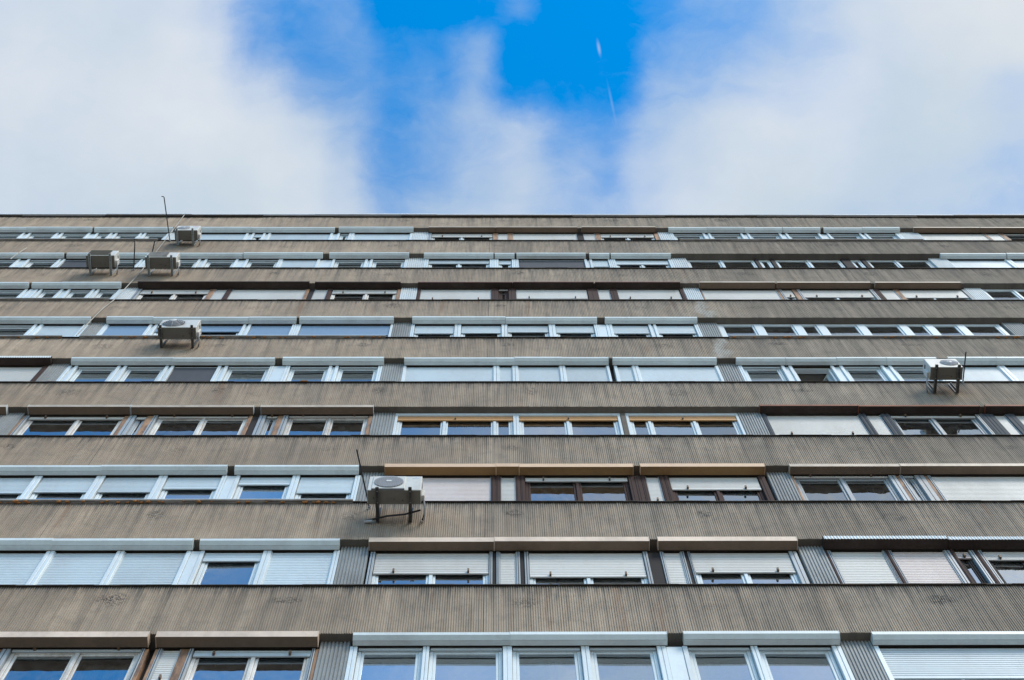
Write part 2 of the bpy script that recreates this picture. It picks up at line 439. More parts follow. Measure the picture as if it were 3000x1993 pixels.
# ------------------------------------------------------------------ mesh builder
class MB:
    def __init__(s):
        s.v, s.f, s.m, s.mats = [], [], [], []

    def mat(s, name):
        if name not in s.mats:
            s.mats.append(name)
        return s.mats.index(name)

    def quad(s, pts, m):
        i = len(s.v)
        s.v += [tuple(p) for p in pts]
        s.f.append(tuple(range(i, i + len(pts))))
        s.m.append(s.mat(m))

    def box(s, x0, x1, y0, y1, z0, z1, m, c=0.0):
        """box; c chamfers the edges of the front face"""
        k = s.mat(m)
        i = len(s.v)
        if c <= 0:
            s.v += [(x0, y0, z0), (x1, y0, z0), (x1, y1, z0), (x0, y1, z0), (x0, y0, z1), (x1, y0, z1), (x1, y1, z1), (x0, y1, z1)]
            F = [(0, 3, 2, 1), (4, 5, 6, 7), (0, 1, 5, 4), (1, 2, 6, 5), (2, 3, 7, 6), (3, 0, 4, 7)]
        else:
            s.v += [(x0 + c, y0, z0 + c), (x1 - c, y0, z0 + c), (x1 - c, y0, z1 - c), (x0 + c, y0, z1 - c),
                    (x0, y0 + c, z0), (x1, y0 + c, z0), (x1, y0 + c, z1), (x0, y0 + c, z1),
                    (x0, y1, z0), (x1, y1, z0), (x1, y1, z1), (x0, y1, z1)]
            F = [(0, 1, 2, 3), (4, 5, 1, 0), (5, 6, 2, 1), (6, 7, 3, 2), (7, 4, 0, 3),
                 (8, 9, 5, 4), (9, 10, 6, 5), (10, 11, 7, 6), (11, 8, 4, 7), (11, 10, 9, 8)]
        for f in F:
            s.f.append(tuple(i + a for a in f))
            s.m.append(k)

    def extr(s, prof, x0, x1, m, caps=True, segs=1, sag=0.0, mlist=None):
        """profile of (y, z) pushed along x; mlist gives a material for each side"""
        n = len(prof)
        i = len(s.v)
        for q in range(segs + 1):
            t = q / segs
            dz = -sag * 4 * t * (1 - t)
            for (y, z) in prof:
                s.v.append((x0 + (x1 - x0) * t, y, z + dz))
        for q in range(segs):
            for j in range(n):
                a, b2 = i + q * n + j, i + q * n + (j + 1) % n
                s.f.append((a, b2, b2 + n, a + n))
                s.m.append(s.mat(mlist[j] if mlist else m))
        if caps:
            s.f.append(tuple(i + j for j in reversed(range(n))))
            s.m.append(s.mat(m))
            s.f.append(tuple(i + segs * n + j for j in range(n)))
            s.m.append(s.mat(m))

    def tube(s, pts, r, m, sides=8):
        pts = [Vector(p) for p in pts]
        k = s.mat(m)
        i = len(s.v)
        for q, p in enumerate(pts):
            d = (pts[min(q + 1, len(pts) - 1)] - pts[max(q - 1, 0)]).normalized()
            up = Vector((0, 0, 1)) if abs(d.z) < 0.9 else Vector((1, 0, 0))
            a = d.cross(up).normalized()
            b2 = d.cross(a).normalized()
            for j in range(sides):
                t = 2 * math.pi * j / sides
                s.v.append(tuple(p + (a * math.cos(t) + b2 * math.sin(t)) * r))
        for q in range(len(pts) - 1):
            for j in range(sides):
                a0 = i + q * sides + j
                a1 = i + q * sides + (j + 1) % sides
                s.f.append((a0, a1, a1 + sides, a0 + sides))
                s.m.append(k)
        s.f.append(tuple(i + j for j in range(sides)))
        s.m.append(k)
        e = i + (len(pts) - 1) * sides
        s.f.append(tuple(e + j for j in reversed(range(sides))))
        s.m.append(k)

    def disc(s, cx, cz, y, r, m, n=28, dome=0.0):
        k = s.mat(m)
        i = len(s.v)
        s.v.append((cx, y - dome, cz))
        for j in range(n):
            t = 2 * math.pi * j / n
            s.v.append((cx + r * math.cos(t), y, cz + r * math.sin(t)))
        for j in range(n):
            s.f.append((i, i + 1 + j, i + 1 + (j + 1) % n))
            s.m.append(k)

    def lump(s, c, r, m):
        bm = bmesh.new()
        bmesh.ops.create_icosphere(bm, subdivisions=1, radius=1.0)
        k = s.mat(m)
        i = len(s.v)
        for v in bm.verts:
            q = 1 + random.uniform(-0.3, 0.3)
            s.v.append((c[0] + v.co.x * r[0] * q, c[1] + v.co.y * r[1] * q, c[2] + v.co.z * r[2] * q))
        for f in bm.faces:
            s.f.append(tuple(i + v.index for v in f.verts))
            s.m.append(k)
        bm.free()

    def build(s, name, parent=None, smooth=False, loc=None):
        me = bpy.data.meshes.new(name)
        me.from_pydata(s.v, [], s.f)
        for n in s.mats:
            me.materials.append(MATS[n])
        me.polygons.foreach_set('material_index', s.m)
        if smooth:
            me.polygons.foreach_set('use_smooth', [True] * len(me.polygons))
        me.update()
        o = bpy.data.objects.new(name, me)
        col.objects.link(o)
        if parent:
            o.parent = parent
        if loc:
            o.location = loc
        return o


def thing(name, label, cat, loc=(0, 0, 0), group=None):
    o = bpy.data.objects.new(name, None)
    o.empty_display_size = 0.3
    col.objects.link(o)
    o.location = loc
    o['label'] = label
    o['category'] = cat
    if group:
        o['group'] = group
    return o


# ------------------------------------------------------------------ ground
g = MB()
g.quad([(-400, -400, 0), (400, -400, 0), (400, 400, 0), (-400, 400, 0)], 'pavement_grey')
ground = g.build('ground')
ground['kind'] = 'structure'
ROWS = {
 -1: dict(low=0.57, x0=-6.293, units=[('C', -5.919), ('wo', -5.772), ('gr', -5.675), ('s', -4.144, {'f': 0.03, 'm': [-4.893], 'st': 'o', 'peg': 1}), ('gr', -4.108), ('wo', -4.062), ('gd', -3.989), ('wo', -3.948), ('gr', -3.907), ('C', -3.687, {'f': 0.98, 'peg': 1}), ('wo', -3.586), ('gr', -3.537), ('s', -2.151, {'f': 0.2, 'm': [-2.823], 'st': 'o', 'peg': 1}), ('gr', -2.114), ('wo', -2.073), ('pg', -1.712), ('r', -1.622), ('g', -0.855), ('r', -0.778), ('g', 0.081), ('r', 0.13), ('r', 0.19), ('g', 0.999), ('r', 1.097), ('g', 1.89), ('r', 1.997), ('pn', 2.191), ('r', 2.252), ('g', 2.996), ('r', 3.078), ('g', 3.954), ('r', 4.061), ('pg', 4.446), ('r', 4.506), ('s', 7.028, {'f': 0.96, 'm': [5.306]})],
   boxes=[('bg', -7.018, -4.073), ('bg', -3.983, -2.084), ('wh', -1.68, 0.169), ('wh', 0.169, 2.019), ('wh', 2.211, 4.055), ('wh', 4.442, 6.815)],
   ledges=[]),
 0: dict(low=0.276, x0=-7.239, units=[('c', -5.998), ('rr', -5.887), ('c', -5.059), ('r', -4.958), ('c', -4.13), ('r', -4.071), ('pn', -3.945), ('r', -3.89), ('s', -3.107, {'f': 0.25}), ('r', -2.997), ('c', -2.162), ('r', -2.084), ('pg', -1.699), ('gd', -1.673), ('gr', -1.607), ('s', -0.086, {'f': 0.62, 'm': [-0.846], 'st': 'w', 'S': 'C', 'peg': 1}), ('gr', -0.044), ('dk', 0.006), ('gr', 0.051), ('C', 0.27), ('gr', 0.32), ('dk', 0.377), ('gr', 0.433), ('s', 1.965, {'f': 0.72, 'm': [1.199], 'st': 'w', 'S': 'C', 'peg': 1}), ('gr', 2.026), ('dk', 2.192), ('gr', 2.234), ('C', 2.471), ('gr', 2.517), ('dk', 2.564), ('gr', 2.595), ('s', 3.923, {'f': 0.6, 'm': [3.257], 'st': 'w', 'S': 'C', 'peg': 1}), ('gr', 4.027), ('gd', 4.062), ('pg', 4.414), ('bp', 4.445), ('gr', 4.488), ('C', 5.192), ('gr', 5.219), ('bp', 5.266), ('gr', 5.303), ('k', 6.016), ('gr', 6.09), ('bp', 6.146), ('s', 6.35, {'f': 0.2, 'st': 'd', 'S': 'k', 'peg': 1}), ('gr', 6.409), ('bp', 6.47), ('gr', 6.52), ('s', 7.574, {'f': 0.25, 'm': [7.054], 'st': 'd', 'S': 'C', 'peg': 1})],
   boxes=[('wh', -7.79, -5.938), ('wh', -5.938, -4.054), ('wh', -3.963, -2.095), ('bg', -1.698, -0.022), ('bg', -0.019, 2.058), ('bg', 2.171, 4.045), ('dw', 4.4, 6.073), ('dw', 6.078, 7.756)],
   ledges=[]),
 1: dict(low=0.337, x0=-7.835, units=[('s', -6.909, {'f': 0.62}), ('r', -6.795), ('s', -5.983, {'f': 0.58}), ('rr', -5.854), ('s', -5.051, {'f': 0.58}), ('r', -4.922), ('s', -4.105, {'f': 0.46}), ('r', -4.03), ('pn', -3.895), ('r', -3.834), ('s', -3.05, {'f': 0.3}), ('r', -2.938), ('s', -2.11, {'f': 0.62}), ('r', -2.03), ('pg', -1.636), ('bp', -1.567), ('k', -0.07), ('bp', 0.001), ('bp', 0.074), ('C', 0.295), ('bp', 0.364), ('bp', 0.433), ('s', 1.982, {'f': 0.15, 'm': [1.215], 'st': 'b', 'S': 'C', 'peg': 1}), ('bp', 2.077), ('bp', 2.173), ('bp', 2.246), ('C', 2.449, {'f': 0.98, 'peg': 1}), ('bp', 2.522), ('bp', 2.595), ('s', 3.937, {'f': 0.5, 'm': [3.278], 'st': 'b', 'S': 'C', 'peg': 1}), ('bp', 4.042), ('gd', 4.084), ('pg', 4.446), ('wo', 4.482), ('s', 5.917, {'f': 0.03, 'm': [5.198], 'st': 'l', 'S': 'C', 'peg': 1}), ('gr', 6.022), ('wo', 6.079), ('gr', 6.137), ('s', 6.309, {'f': 0.02, 'st': 'l'}), ('gr', 6.452), ('wo', 6.505), ('gr', 6.549), ('C', 8.152)],
   boxes=[('wh', -8.732, -5.927), ('wh', -5.927, -4.042), ('wh', -3.927, -2.064), ('tn', -1.669, 0.003), ('tn', 0.005, 0.351), ('tn', 0.353, 2.069), ('tn', 2.173, 4.052), ('br', 4.427, 6.095), ('br', 6.099, 8.481)],
   ledges=[(-7.98, -2.028)]),
 2: dict(low=0.415, x0=-9.606, units=[('s', -8.33, {'f': 0.1, 'st': 'o', 'm': [-8.98]}), ('pg', -7.861), ('wo', -7.815), ('gr', -7.761), ('s', -6.175, {'f': 0.13, 'm': [-6.925], 'st': 'o', 'S': 'C', 'peg': 1}), ('wo', -6.096), ('gr', -5.979), ('s', -5.803, {'f': 0.13, 'st': 'l', 'S': 'C'}), ('wo', -5.693), ('gr', -5.624), ('s', -4.119, {'f': 0.05, 'm': [-4.856], 'st': 'o', 'S': 'C', 'peg': 1}), ('wo', -4.049), ('dk', -3.933), ('gr', -3.821), ('s', -3.63, {'f': 0.05, 'st': 'l', 'S': 'C', 'peg': 1}), ('wo', -3.537), ('gr', -3.453), ('s', -2.118, {'f': 0.02, 'm': [-2.761], 'st': 'o', 'S': 'C', 'peg': 1}), ('wo', -2.053), ('pg', -1.68), ('s', 0.335, {'f': 0.0, 'm': [-0.853, -0.02], 'st': 'p', 'top': 1}), ('s', 2.076, {'f': 0, 'm': [1.194], 'st': 'p', 'top': 1}), ('gc', 2.163), ('s', 4.054, {'f': 0, 'm': [2.548, 3.294], 'st': 'p', 'top': 1}), ('pg', 4.44), ('an', 4.515), ('C', 6.064, {'f': 0.99, 'peg': 1}), ('an', 6.125), ('an', 6.189), ('C', 6.435), ('an', 6.512), ('an', 6.589), ('s', 8.028, {'f': 0.1, 'm': [7.29], 'st': 'l', 'S': 'C', 'peg': 1}), ('gr', 8.087), ('an', 8.181), ('an', 8.328), ('C', 8.525), ('an', 8.685), ('C', 10.516)],
   boxes=[('br', -9.904, -8.141), ('br', -7.787, -6.084), ('br', -6.074, -4.036), ('br', -3.916, -2.04), ('rb', 4.415, 6.068), ('rb', 6.07, 8.11), ('rb', 8.195, 10.361)],
   ledges=[]),
 3: dict(low=0.429, x0=-10.33, units=[('C', -8.272), ('bp', -8.174), ('pg', -7.811), ('r', -7.632), ('g', -6.915), ('r', -6.736), ('g', -6.036), ('r', -5.878), ('e', -5.078), ('r', -4.891), ('g', -4.129), ('r', -4.057), ('pn', -3.839), ('r', -3.755), ('g', -3.051), ('r', -2.872), ('g', -2.15), ('r', -2.071), ('pg', -1.69), ('r', -1.642), ('c', -0.043), ('rr', 0.06), ('c', 0.299), ('rr', 0.402), ('c', 1.161), ('rr', 1.264), ('c', 2.024), ('r', 2.075), ('gd', 2.16), ('r', 2.217), ('c', 2.492), ('rr', 2.608), ('c', 4.018), ('r', 4.075), ('pg', 4.436), ('r', 4.513), ('g', 5.23), ('r', 5.429), ('o', 6.139), ('r', 6.366), ('g', 7.063), ('r', 7.267), ('g', 7.973), ('r', 8.076), ('pn', 8.231), ('r', 8.335), ('c', 9.219), ('rr', 9.348), ('c', 11.336)],
   boxes=[('dw', -10.599, -8.133), ('wh', -7.765, -5.913), ('wh', -5.913, -4.05), ('wh', -3.905, -2.054), ('wh', -1.679, 0.012), ('wh', 0.012, 0.347), ('wh', 0.347, 1.21), ('wh', 1.21, 2.069), ('wh', 2.143, 2.526), ('wh', 2.526, 4.055), ('wh', 4.415, 5.325), ('wh', 5.331, 6.263), ('wh', 6.268, 7.18), ('wh', 7.185, 8.103), ('wh', 8.315, 9.217), ('wh', 9.217, 11.369)],
   ledges=[]),
 4: dict(low=0.589, x0=-10.774, units=[('g', -9.189), ('r', -9.012), ('c', -8.207), ('r', -8.103), ('pg', -7.791), ('r', -7.715), ('B', -6.9), ('r', -6.726), ('s', -5.03, {'f': 0.55, 'S': 'B', 'm': [-5.874]}), ('r', -4.869), ('s', -4.053, {'f': 0.9, 'S': 'B'}), ('rr', -3.876), ('s', -2.098, {'f': 0.88, 'S': 'B', 'm': [-2.986]}), ('r', -2.047), ('pg', -1.683), ('r', -1.613), ('s', -0.82, {'f': 0.72}), ('rr', -0.688), ('s', 0.111, {'f': 0.68}), ('rr', 0.23), ('s', 1.049, {'f': 0.6}), ('rr', 1.184), ('s', 1.953, {'f': 0.65}), ('r', 2.024), ('pn', 2.193), ('r', 2.32), ('s', 3.041, {'f': 0.72}), ('r', 3.197), ('s', 3.958, {'f': 0.72}), ('r', 4.04), ('pg', 4.431), ('s', 10.116, {'f': 0, 'm': [5.238, 6.025, 6.493, 7.301, 8.143, 8.663, 9.298], 'st': 'p', 'wide': 1}), ('gd', 10.159), ('pg', 10.571), ('r', 10.656), ('c', 12.447)],
   boxes=[('wh', -11.555, -9.047), ('wh', -9.047, -8.08), ('wh', -7.765, -6.834), ('wh', -6.834, -4.927), ('wh', -4.927, -3.98), ('wh', -3.923, -2.038), ('wh', -1.673, 0.191), ('wh', 0.191, 2.026), ('wh', 2.178, 4.033), ('wh', 10.808, 12.402)],
   ledges=[(-10.494, -8.282), (-7.954, -2.112), (4.473, 11.594)]),
 5: dict(low=0.536, x0=-11.66, units=[('g', -10.143), ('r', -9.976), ('pn', -9.915), ('r', -9.763), ('g', -9.377), ('r', -9.156), ('g', -8.7), ('r', -8.533), ('g', -8.131), ('r', -8.016), ('pw', -7.727), ('gr', -7.636), ('s', -6.166, {'f': 0.38, 'm': [-6.884], 'st': 'o', 'S': 'C', 'peg': 1}), ('wo', -6.044), ('C', -5.795), ('bp', -5.682), ('C', -4.095), ('wo', -4.021), ('dk', -3.906), ('C', -3.622), ('bp', -3.531), ('s', -2.127, {'f': 0.35, 'm': [-2.783], 'st': 'o', 'S': 'C', 'peg': 1}), ('wo', -2.048), ('pw', -1.691), ('bp', -1.615), ('C', -0.097, {'f': 0.97, 'peg': 1}), ('bp', 0.056), ('s', 0.27, {'f': 0.06, 'st': 'b', 'S': 'C'}), ('bp', 0.432), ('s', 1.97, {'f': 0.84, 'm': [1.203], 'st': 'w', 'S': 'C', 'peg': 1}), ('bp', 2.197), ('C', 2.457), ('bp', 2.613), ('s', 3.97, {'f': 0.88, 'm': [3.293], 'st': 'b', 'S': 'C', 'peg': 1}), ('bp', 4.052), ('pw', 4.405), ('wo', 4.445), ('C', 6.07), ('wo', 6.122), ('gr', 6.186), ('s', 6.407, {'f': 0.68, 'st': 'w', 'S': 'C', 'peg': 1}), ('wo', 6.514), ('gr', 6.579), ('s', 8.095, {'f': 0.7, 'm': [7.291], 'st': 'w', 'S': 'C', 'peg': 1}), ('gr', 8.172), ('bp', 8.295), ('C', 8.624), ('wo', 8.734), ('s', 10.102, {'f': 0.74, 'm': [9.355], 'st': 'w', 'S': 'C', 'peg': 1}), ('gr', 10.17), ('pw', 10.539), ('s', 12.555, {'f': 0, 'm': [11.237], 'st': 'p'})],
   boxes=[('wh', -12.499, -10.078), ('wh', -10.01, -9.366), ('wh', -9.366, -8.09), ('db', -7.734, -4.026), ('db', -3.911, -2.056), ('rd', -1.686, 0.362), ('rd', 0.366, 2.123), ('rd', 2.145, 3.995), ('bn', 4.404, 6.054), ('bn', 6.092, 8.125), ('bn', 8.219, 10.089)],
   ledges=[(-11.357, -8.031)]),
 6: dict(low=0.623, x0=-12.591, units=[('g', -11.077), ('r', -10.789), ('g', -10.133), ('r', -9.976), ('e', -9.182), ('r', -9.017), ('g', -8.23), ('r', -8.092), ('pw', -7.753), ('r', -7.671), ('g', -6.899), ('r', -6.685), ('g', -6.028), ('r', -5.732), ('g', -5.034), ('r', -4.942), ('c', -4.136), ('r', -3.724), ('g', -3.029), ('r', -2.848), ('g', -2.107), ('r', -2.034), ('pw', -1.658), ('r', -1.556), ('s', -0.144, {'f': 0.42, 'm': [-0.853]}), ('rr', 0.064), ('s', 0.368, {'f': 0.5}), ('rr', 0.526), ('e', 2.052), ('r', 2.234), ('s', 2.604, {'f': 0.82}), ('rr', 2.773), ('s', 4.004, {'f': 0.52, 'm': [3.375]}), ('r', 4.103), ('pw', 4.437), ('s', 6.027, {'f': 0, 'm': [5.238], 'st': 'w'}), ('dk', 6.119), ('s', 6.398, {'f': 0, 'st': 'w'}), ('dk', 6.497), ('s', 8.049, {'f': 0, 'm': [7.276], 'st': 'w'}), ('dk', 8.265), ('s', 8.52, {'f': 0, 'st': 'w'}), ('dk', 8.633), ('s', 10.107, {'f': 0, 'm': [9.333], 'st': 'w'}), ('pw', 10.532), ('c', 11.869), ('rr', 12.008), ('c', 14.231)],
   boxes=[('wh', -13.415, -10.03), ('wh', -9.963, -8.069), ('wh', -7.985, -5.878), ('wh', -5.865, -4.022), ('wh', -3.872, -2.017), ('wh', -1.676, -0.052), ('wh', -0.029, 0.439), ('wh', 0.479, 2.096), ('wh', 2.173, 2.648), ('wh', 2.675, 4.079), ('wh', 10.373, 11.915), ('wh', 11.928, 14.416)],
   ledges=[]),
 7: dict(low=0.613, x0=-13.139, units=[('g', -11.742), ('r', -11.524), ('g', -10.909), ('r', -10.723), ('g', -10.119), ('r', -9.855), ('g', -9.574), ('r', -9.387), ('g', -8.835), ('r', -8.67), ('g', -8.149), ('r', -8.036), ('pw', -7.744), ('r', -7.649), ('c', -6.195), ('r', -5.983), ('s', -5.772, {'f': 0.45}), ('r', -5.585), ('c', -4.104), ('r', -3.867), ('g', -3.641), ('r', -3.511), ('c', -2.13), ('r', -2.06), ('pw', -1.682), ('gr', -1.593), ('s', -0.076, {'f': 0.45, 'm': [-0.844], 'st': 'w', 'S': 'C', 'peg': 1}), ('wo', 0.051), ('C', 0.299), ('wo', 0.422), ('C', 2.005), ('dk', 2.171), ('C', 2.465), ('wo', 2.589), ('s', 3.929, {'f': 0.48, 'm': [3.263], 'st': 'w', 'S': 'C', 'peg': 1}), ('wo', 4.032), ('pw', 4.326), ('r', 4.415), ('g', 5.146), ('r', 5.341), ('g', 6.087), ('r', 6.31), ('g', 7.046), ('r', 7.269), ('g', 8.023), ('r', 8.307), ('g', 9.054), ('r', 9.25), ('g', 9.962), ('r', 10.079), ('pw', 10.56), ('C', 12.17), ('wo', 12.241), ('C', 12.562), ('wo', 12.68), ('s', 14.542, {'f': 0.1, 'st': 'l', 'm': [13.685], 'S': 'C'})],
   boxes=[('wh', -14.345, -11.661), ('wh', -11.661, -10.034), ('wh', -9.981, -8.032), ('wh', -7.9, -6.067), ('wh', -6.067, -4.006), ('wh', -3.91, -2.05), ('bn', -1.675, -0.013), ('bn', -0.006, 2.034), ('bn', 2.134, 3.98), ('wh', 4.302, 5.267), ('wh', 5.267, 6.197), ('wh', 6.197, 7.152), ('wh', 7.163, 8.105), ('wh', 8.184, 9.155), ('wh', 9.155, 10.09), ('bn', 10.432, 12.1), ('bn', 12.107, 14.704)],
   ledges=[(-13.139, -8.132), (4.433, 10.318)]),
}
# ------------------------------------------------------------------ the block
Z0, FH, BETA = 20.507, 2.8, 1.484       # sill of the storey counted 0, storey height, soffit above sill
XL, XR = -15.9, 15.9
building = thing('apartment_building', 'tall grey-brown concrete apartment block with ribbed wall bands and long rows of shuttered windows', 'building')


def zs(k):
    return Z0 + FH * k


# ribbed wall panels: one mesh, copied to every bay and storey
PW, PH = 6.0, FH - BETA - 0.012


def panel_mesh():
    m = MB()
    n = 200
    pitch = PW / n
    k = m.mat('ribbed_concrete')
    g2 = 0.0008
    xs = []
    rnd = random.Random(3)
    for i in range(n):
        x = i * pitch
        d = rnd.uniform(0.006, 0.012)
        j = rnd.uniform(-0.001, 0.001)
        xs += [(x + 0.0050, 0.017), (x + 0.0080 + j, 0.017 - d), (x + 0.0220 + j, 0.017 - d + rnd.uniform(-.0008, .0012)), (x + 0.0250, 0.017)]
    xs = [(max(g2, min(PW - g2, x)), y) for x, y in xs]
    i0 = len(m.v)
    for (x, y) in xs:
        m.v += [(x, y, 0.0), (x, y, PH)]
    for q in range(len(xs) - 1):
        a = i0 + 2 * q
        m.f.append((a, a + 2, a + 3, a + 1))
        m.m.append(k)
    # body behind the ribs: soffit, ends, top
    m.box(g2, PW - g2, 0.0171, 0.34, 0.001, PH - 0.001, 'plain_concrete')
    return m


proto = None
for k in range(-8, 8):
    zb = zs(k) + BETA
    for b in range(-3, 3):
        x = -0.15 + 6.0 * b + 0.0
        if proto is None:
            proto = panel_mesh().build('wall_panel', building)
            o = proto
        else:
            o = proto.copy()
            col.objects.link(o)
            o.parent = building
        o.location = (x, 0.0, zb)
# block behind, roof and flat wall of the lowest storeys
m = MB()
m.box(-18.1, 17.8, 3.2, 13.0, 0.0, zs(8) - 0.05, 'room_wall')
m.build('inner_core', building)
m = MB()
for k in range(-1, 9):
    m.box(-18.1, 17.8, 0.3405, 3.199, zs(k) - FH + BETA + 0.09, zs(k) - FH + BETA + 0.30, 'room_ceiling')
m.build('floor_slab', building)
m = MB()
for k in range(-1, 9):
    m.box(-18.1, 17.8, 0.3405, 0.48, zs(k) - FH + BETA + 0.301, zs(k) - 0.06, 'room_wall')
m.build('parapet_lining', building)
m = MB()
for b in range(-3, 4):
    for x in (-1.85 + 6.0 * b, 0.9 + 6.0 * b):
        if -18 < x < 17.7:
            m.box(x - 0.07, x + 0.07, 0.345, 3.199, zs(-1) - FH, zs(8) - 0.2, 'room_wall')
m.build('partition', building)
m = MB()
m.box(-18.1, 17.8, 0.36, 3.199, 0.0, zs(-1) - FH + BETA + 0.08, 'room_wall')
m.build('lower_block', building)
m = MB()
m.box(-18.1, 17.8, 0.345, 3.199, zs(8) - 0.25, zs(8) - 0.05, 'room_wall')
m.build('roof_slab', building)
m = MB()
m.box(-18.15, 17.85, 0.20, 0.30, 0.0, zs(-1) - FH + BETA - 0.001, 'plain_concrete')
m.build('lower_wall', building)
m = MB()
m.box(-18.2, -18.12, 0.02, 13.0, 0.0, zs(8) - 0.02, 'plain_concrete')
m.box(17.86, 17.94, 0.02, 13.0, 0.0, zs(8) - 0.02, 'plain_concrete')
m.build('gable_wall', building)
# roof edge
m = MB()
rnd = random.Random(5)
x = -18.2
while x < 17.9:
    L = rnd.uniform(1.6, 2.4)
    x1 = min(17.94, x + L)
    dy = rnd.uniform(-0.020, 0.010)
    m.box(x, x1 - 0.004, -0.03 + dy, 0.05, zs(8) - 0.085 + rnd.uniform(-.03, .025), zs(8) - 0.012, 'dark_flashing')
    x = x1
m.build('roof_flashing', building)
m = MB()
x = -18.2
while x < 17.9:
    x1 = min(17.94, x + rnd.uniform(2.2, 3.2))
    dz = rnd.uniform(-0.006, 0.012)
    m.box(x, x1 - 0.003, -0.060 + rnd.uniform(-.008, .008), 13.0, zs(8) - 0.010, zs(8) + 0.045 + dz, 'roof_cap', 0.006)
    x = x1
m.build('roof_coping', building)

# -------- styles
RAIL = {'r': 'white_plastic', 'gr': 'pale_grey_paint'}
POST = {'wo': 'bare_wood', 'bp': 'brown_frame', 'dk': 'dark_frame', 'an': 'anthracite_frame', 'gr': 'pale_grey_paint', 'pn': 'white_plastic', 'gc': 'plain_concrete'}
SLAT = {'c': 'white_slats', 'C': 'cream_slats', 'k': 'pinkish_slats', 'B': 'blue_grey_slats'}
FRAME = {'w': 'white_plastic', 'o': 'old_white_paint', 'd': 'dark_frame', 'l': 'pale_grey_paint', 'b': 'brown_frame', 'p': 'white_plastic'}
BOXES = {   # front colour, underside colour (beige, tan, taupe: shade put in), drop of the front, recess of the front
    'wh': ('white_box_metal', 'white_box_metal'), 'bg': ('beige_metal', 'shaded_box_metal'), 'tn': ('tan_metal', 'shaded_tan_metal'),
    'br': ('taupe_metal', 'shaded_box_metal'), 'bn': ('taupe_metal', 'shaded_box_metal'), 'dw': ('pale_sheet', 'dark_brown_metal'),
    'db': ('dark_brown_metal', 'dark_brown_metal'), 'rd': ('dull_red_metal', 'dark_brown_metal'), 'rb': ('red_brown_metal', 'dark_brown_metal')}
RY0, RY1 = 0.115, 0.165          # guide rails


def add_curtain(m, x0, x1, zt, zbm, code, pitch, sag):
    """roller curtain: interlocking slats and a bottom bar"""
    mt = SLAT.get(code, code)
    prof = []
    z = zt
    while z > zbm + 0.03:
        p = min(pitch, z - zbm - 0.02)
        prof += [(0.160, z), (0.151, z - 0.05 * p), (0.1475, z - 0.42 * p), (0.151, z - 0.80 * p), (0.160, z - 0.85 * p)]
        z -= p
    n = len(prof)
    i = len(m.v)
    segs = 4
    ph = random.uniform(0.3, 0.7)
    for q in range(segs + 1):
        t = q / segs
        s = -sag * (1 - abs((t - ph) / max(ph, 1 - ph)) ** 2)
        for a, (y, zz) in enumerate(prof):
            w = math.sin(math.pi * a / max(1, n - 1))
            m.v.append((x0 + (x1 - x0) * t, y + s * 0.3 * w, zz + s * w))
    k = m.mat(mt)
    for q in range(segs):
        for j in range(n - 1):
            a = i + q * n + j
            m.f.append((a, a + 1, a + 1 + n, a + n))
            m.m.append(k)
    m.box(x0, x1, 0.143, 0.163, zbm, zbm + 0.045, mt, 0.004)


CURT = random.Random(77)


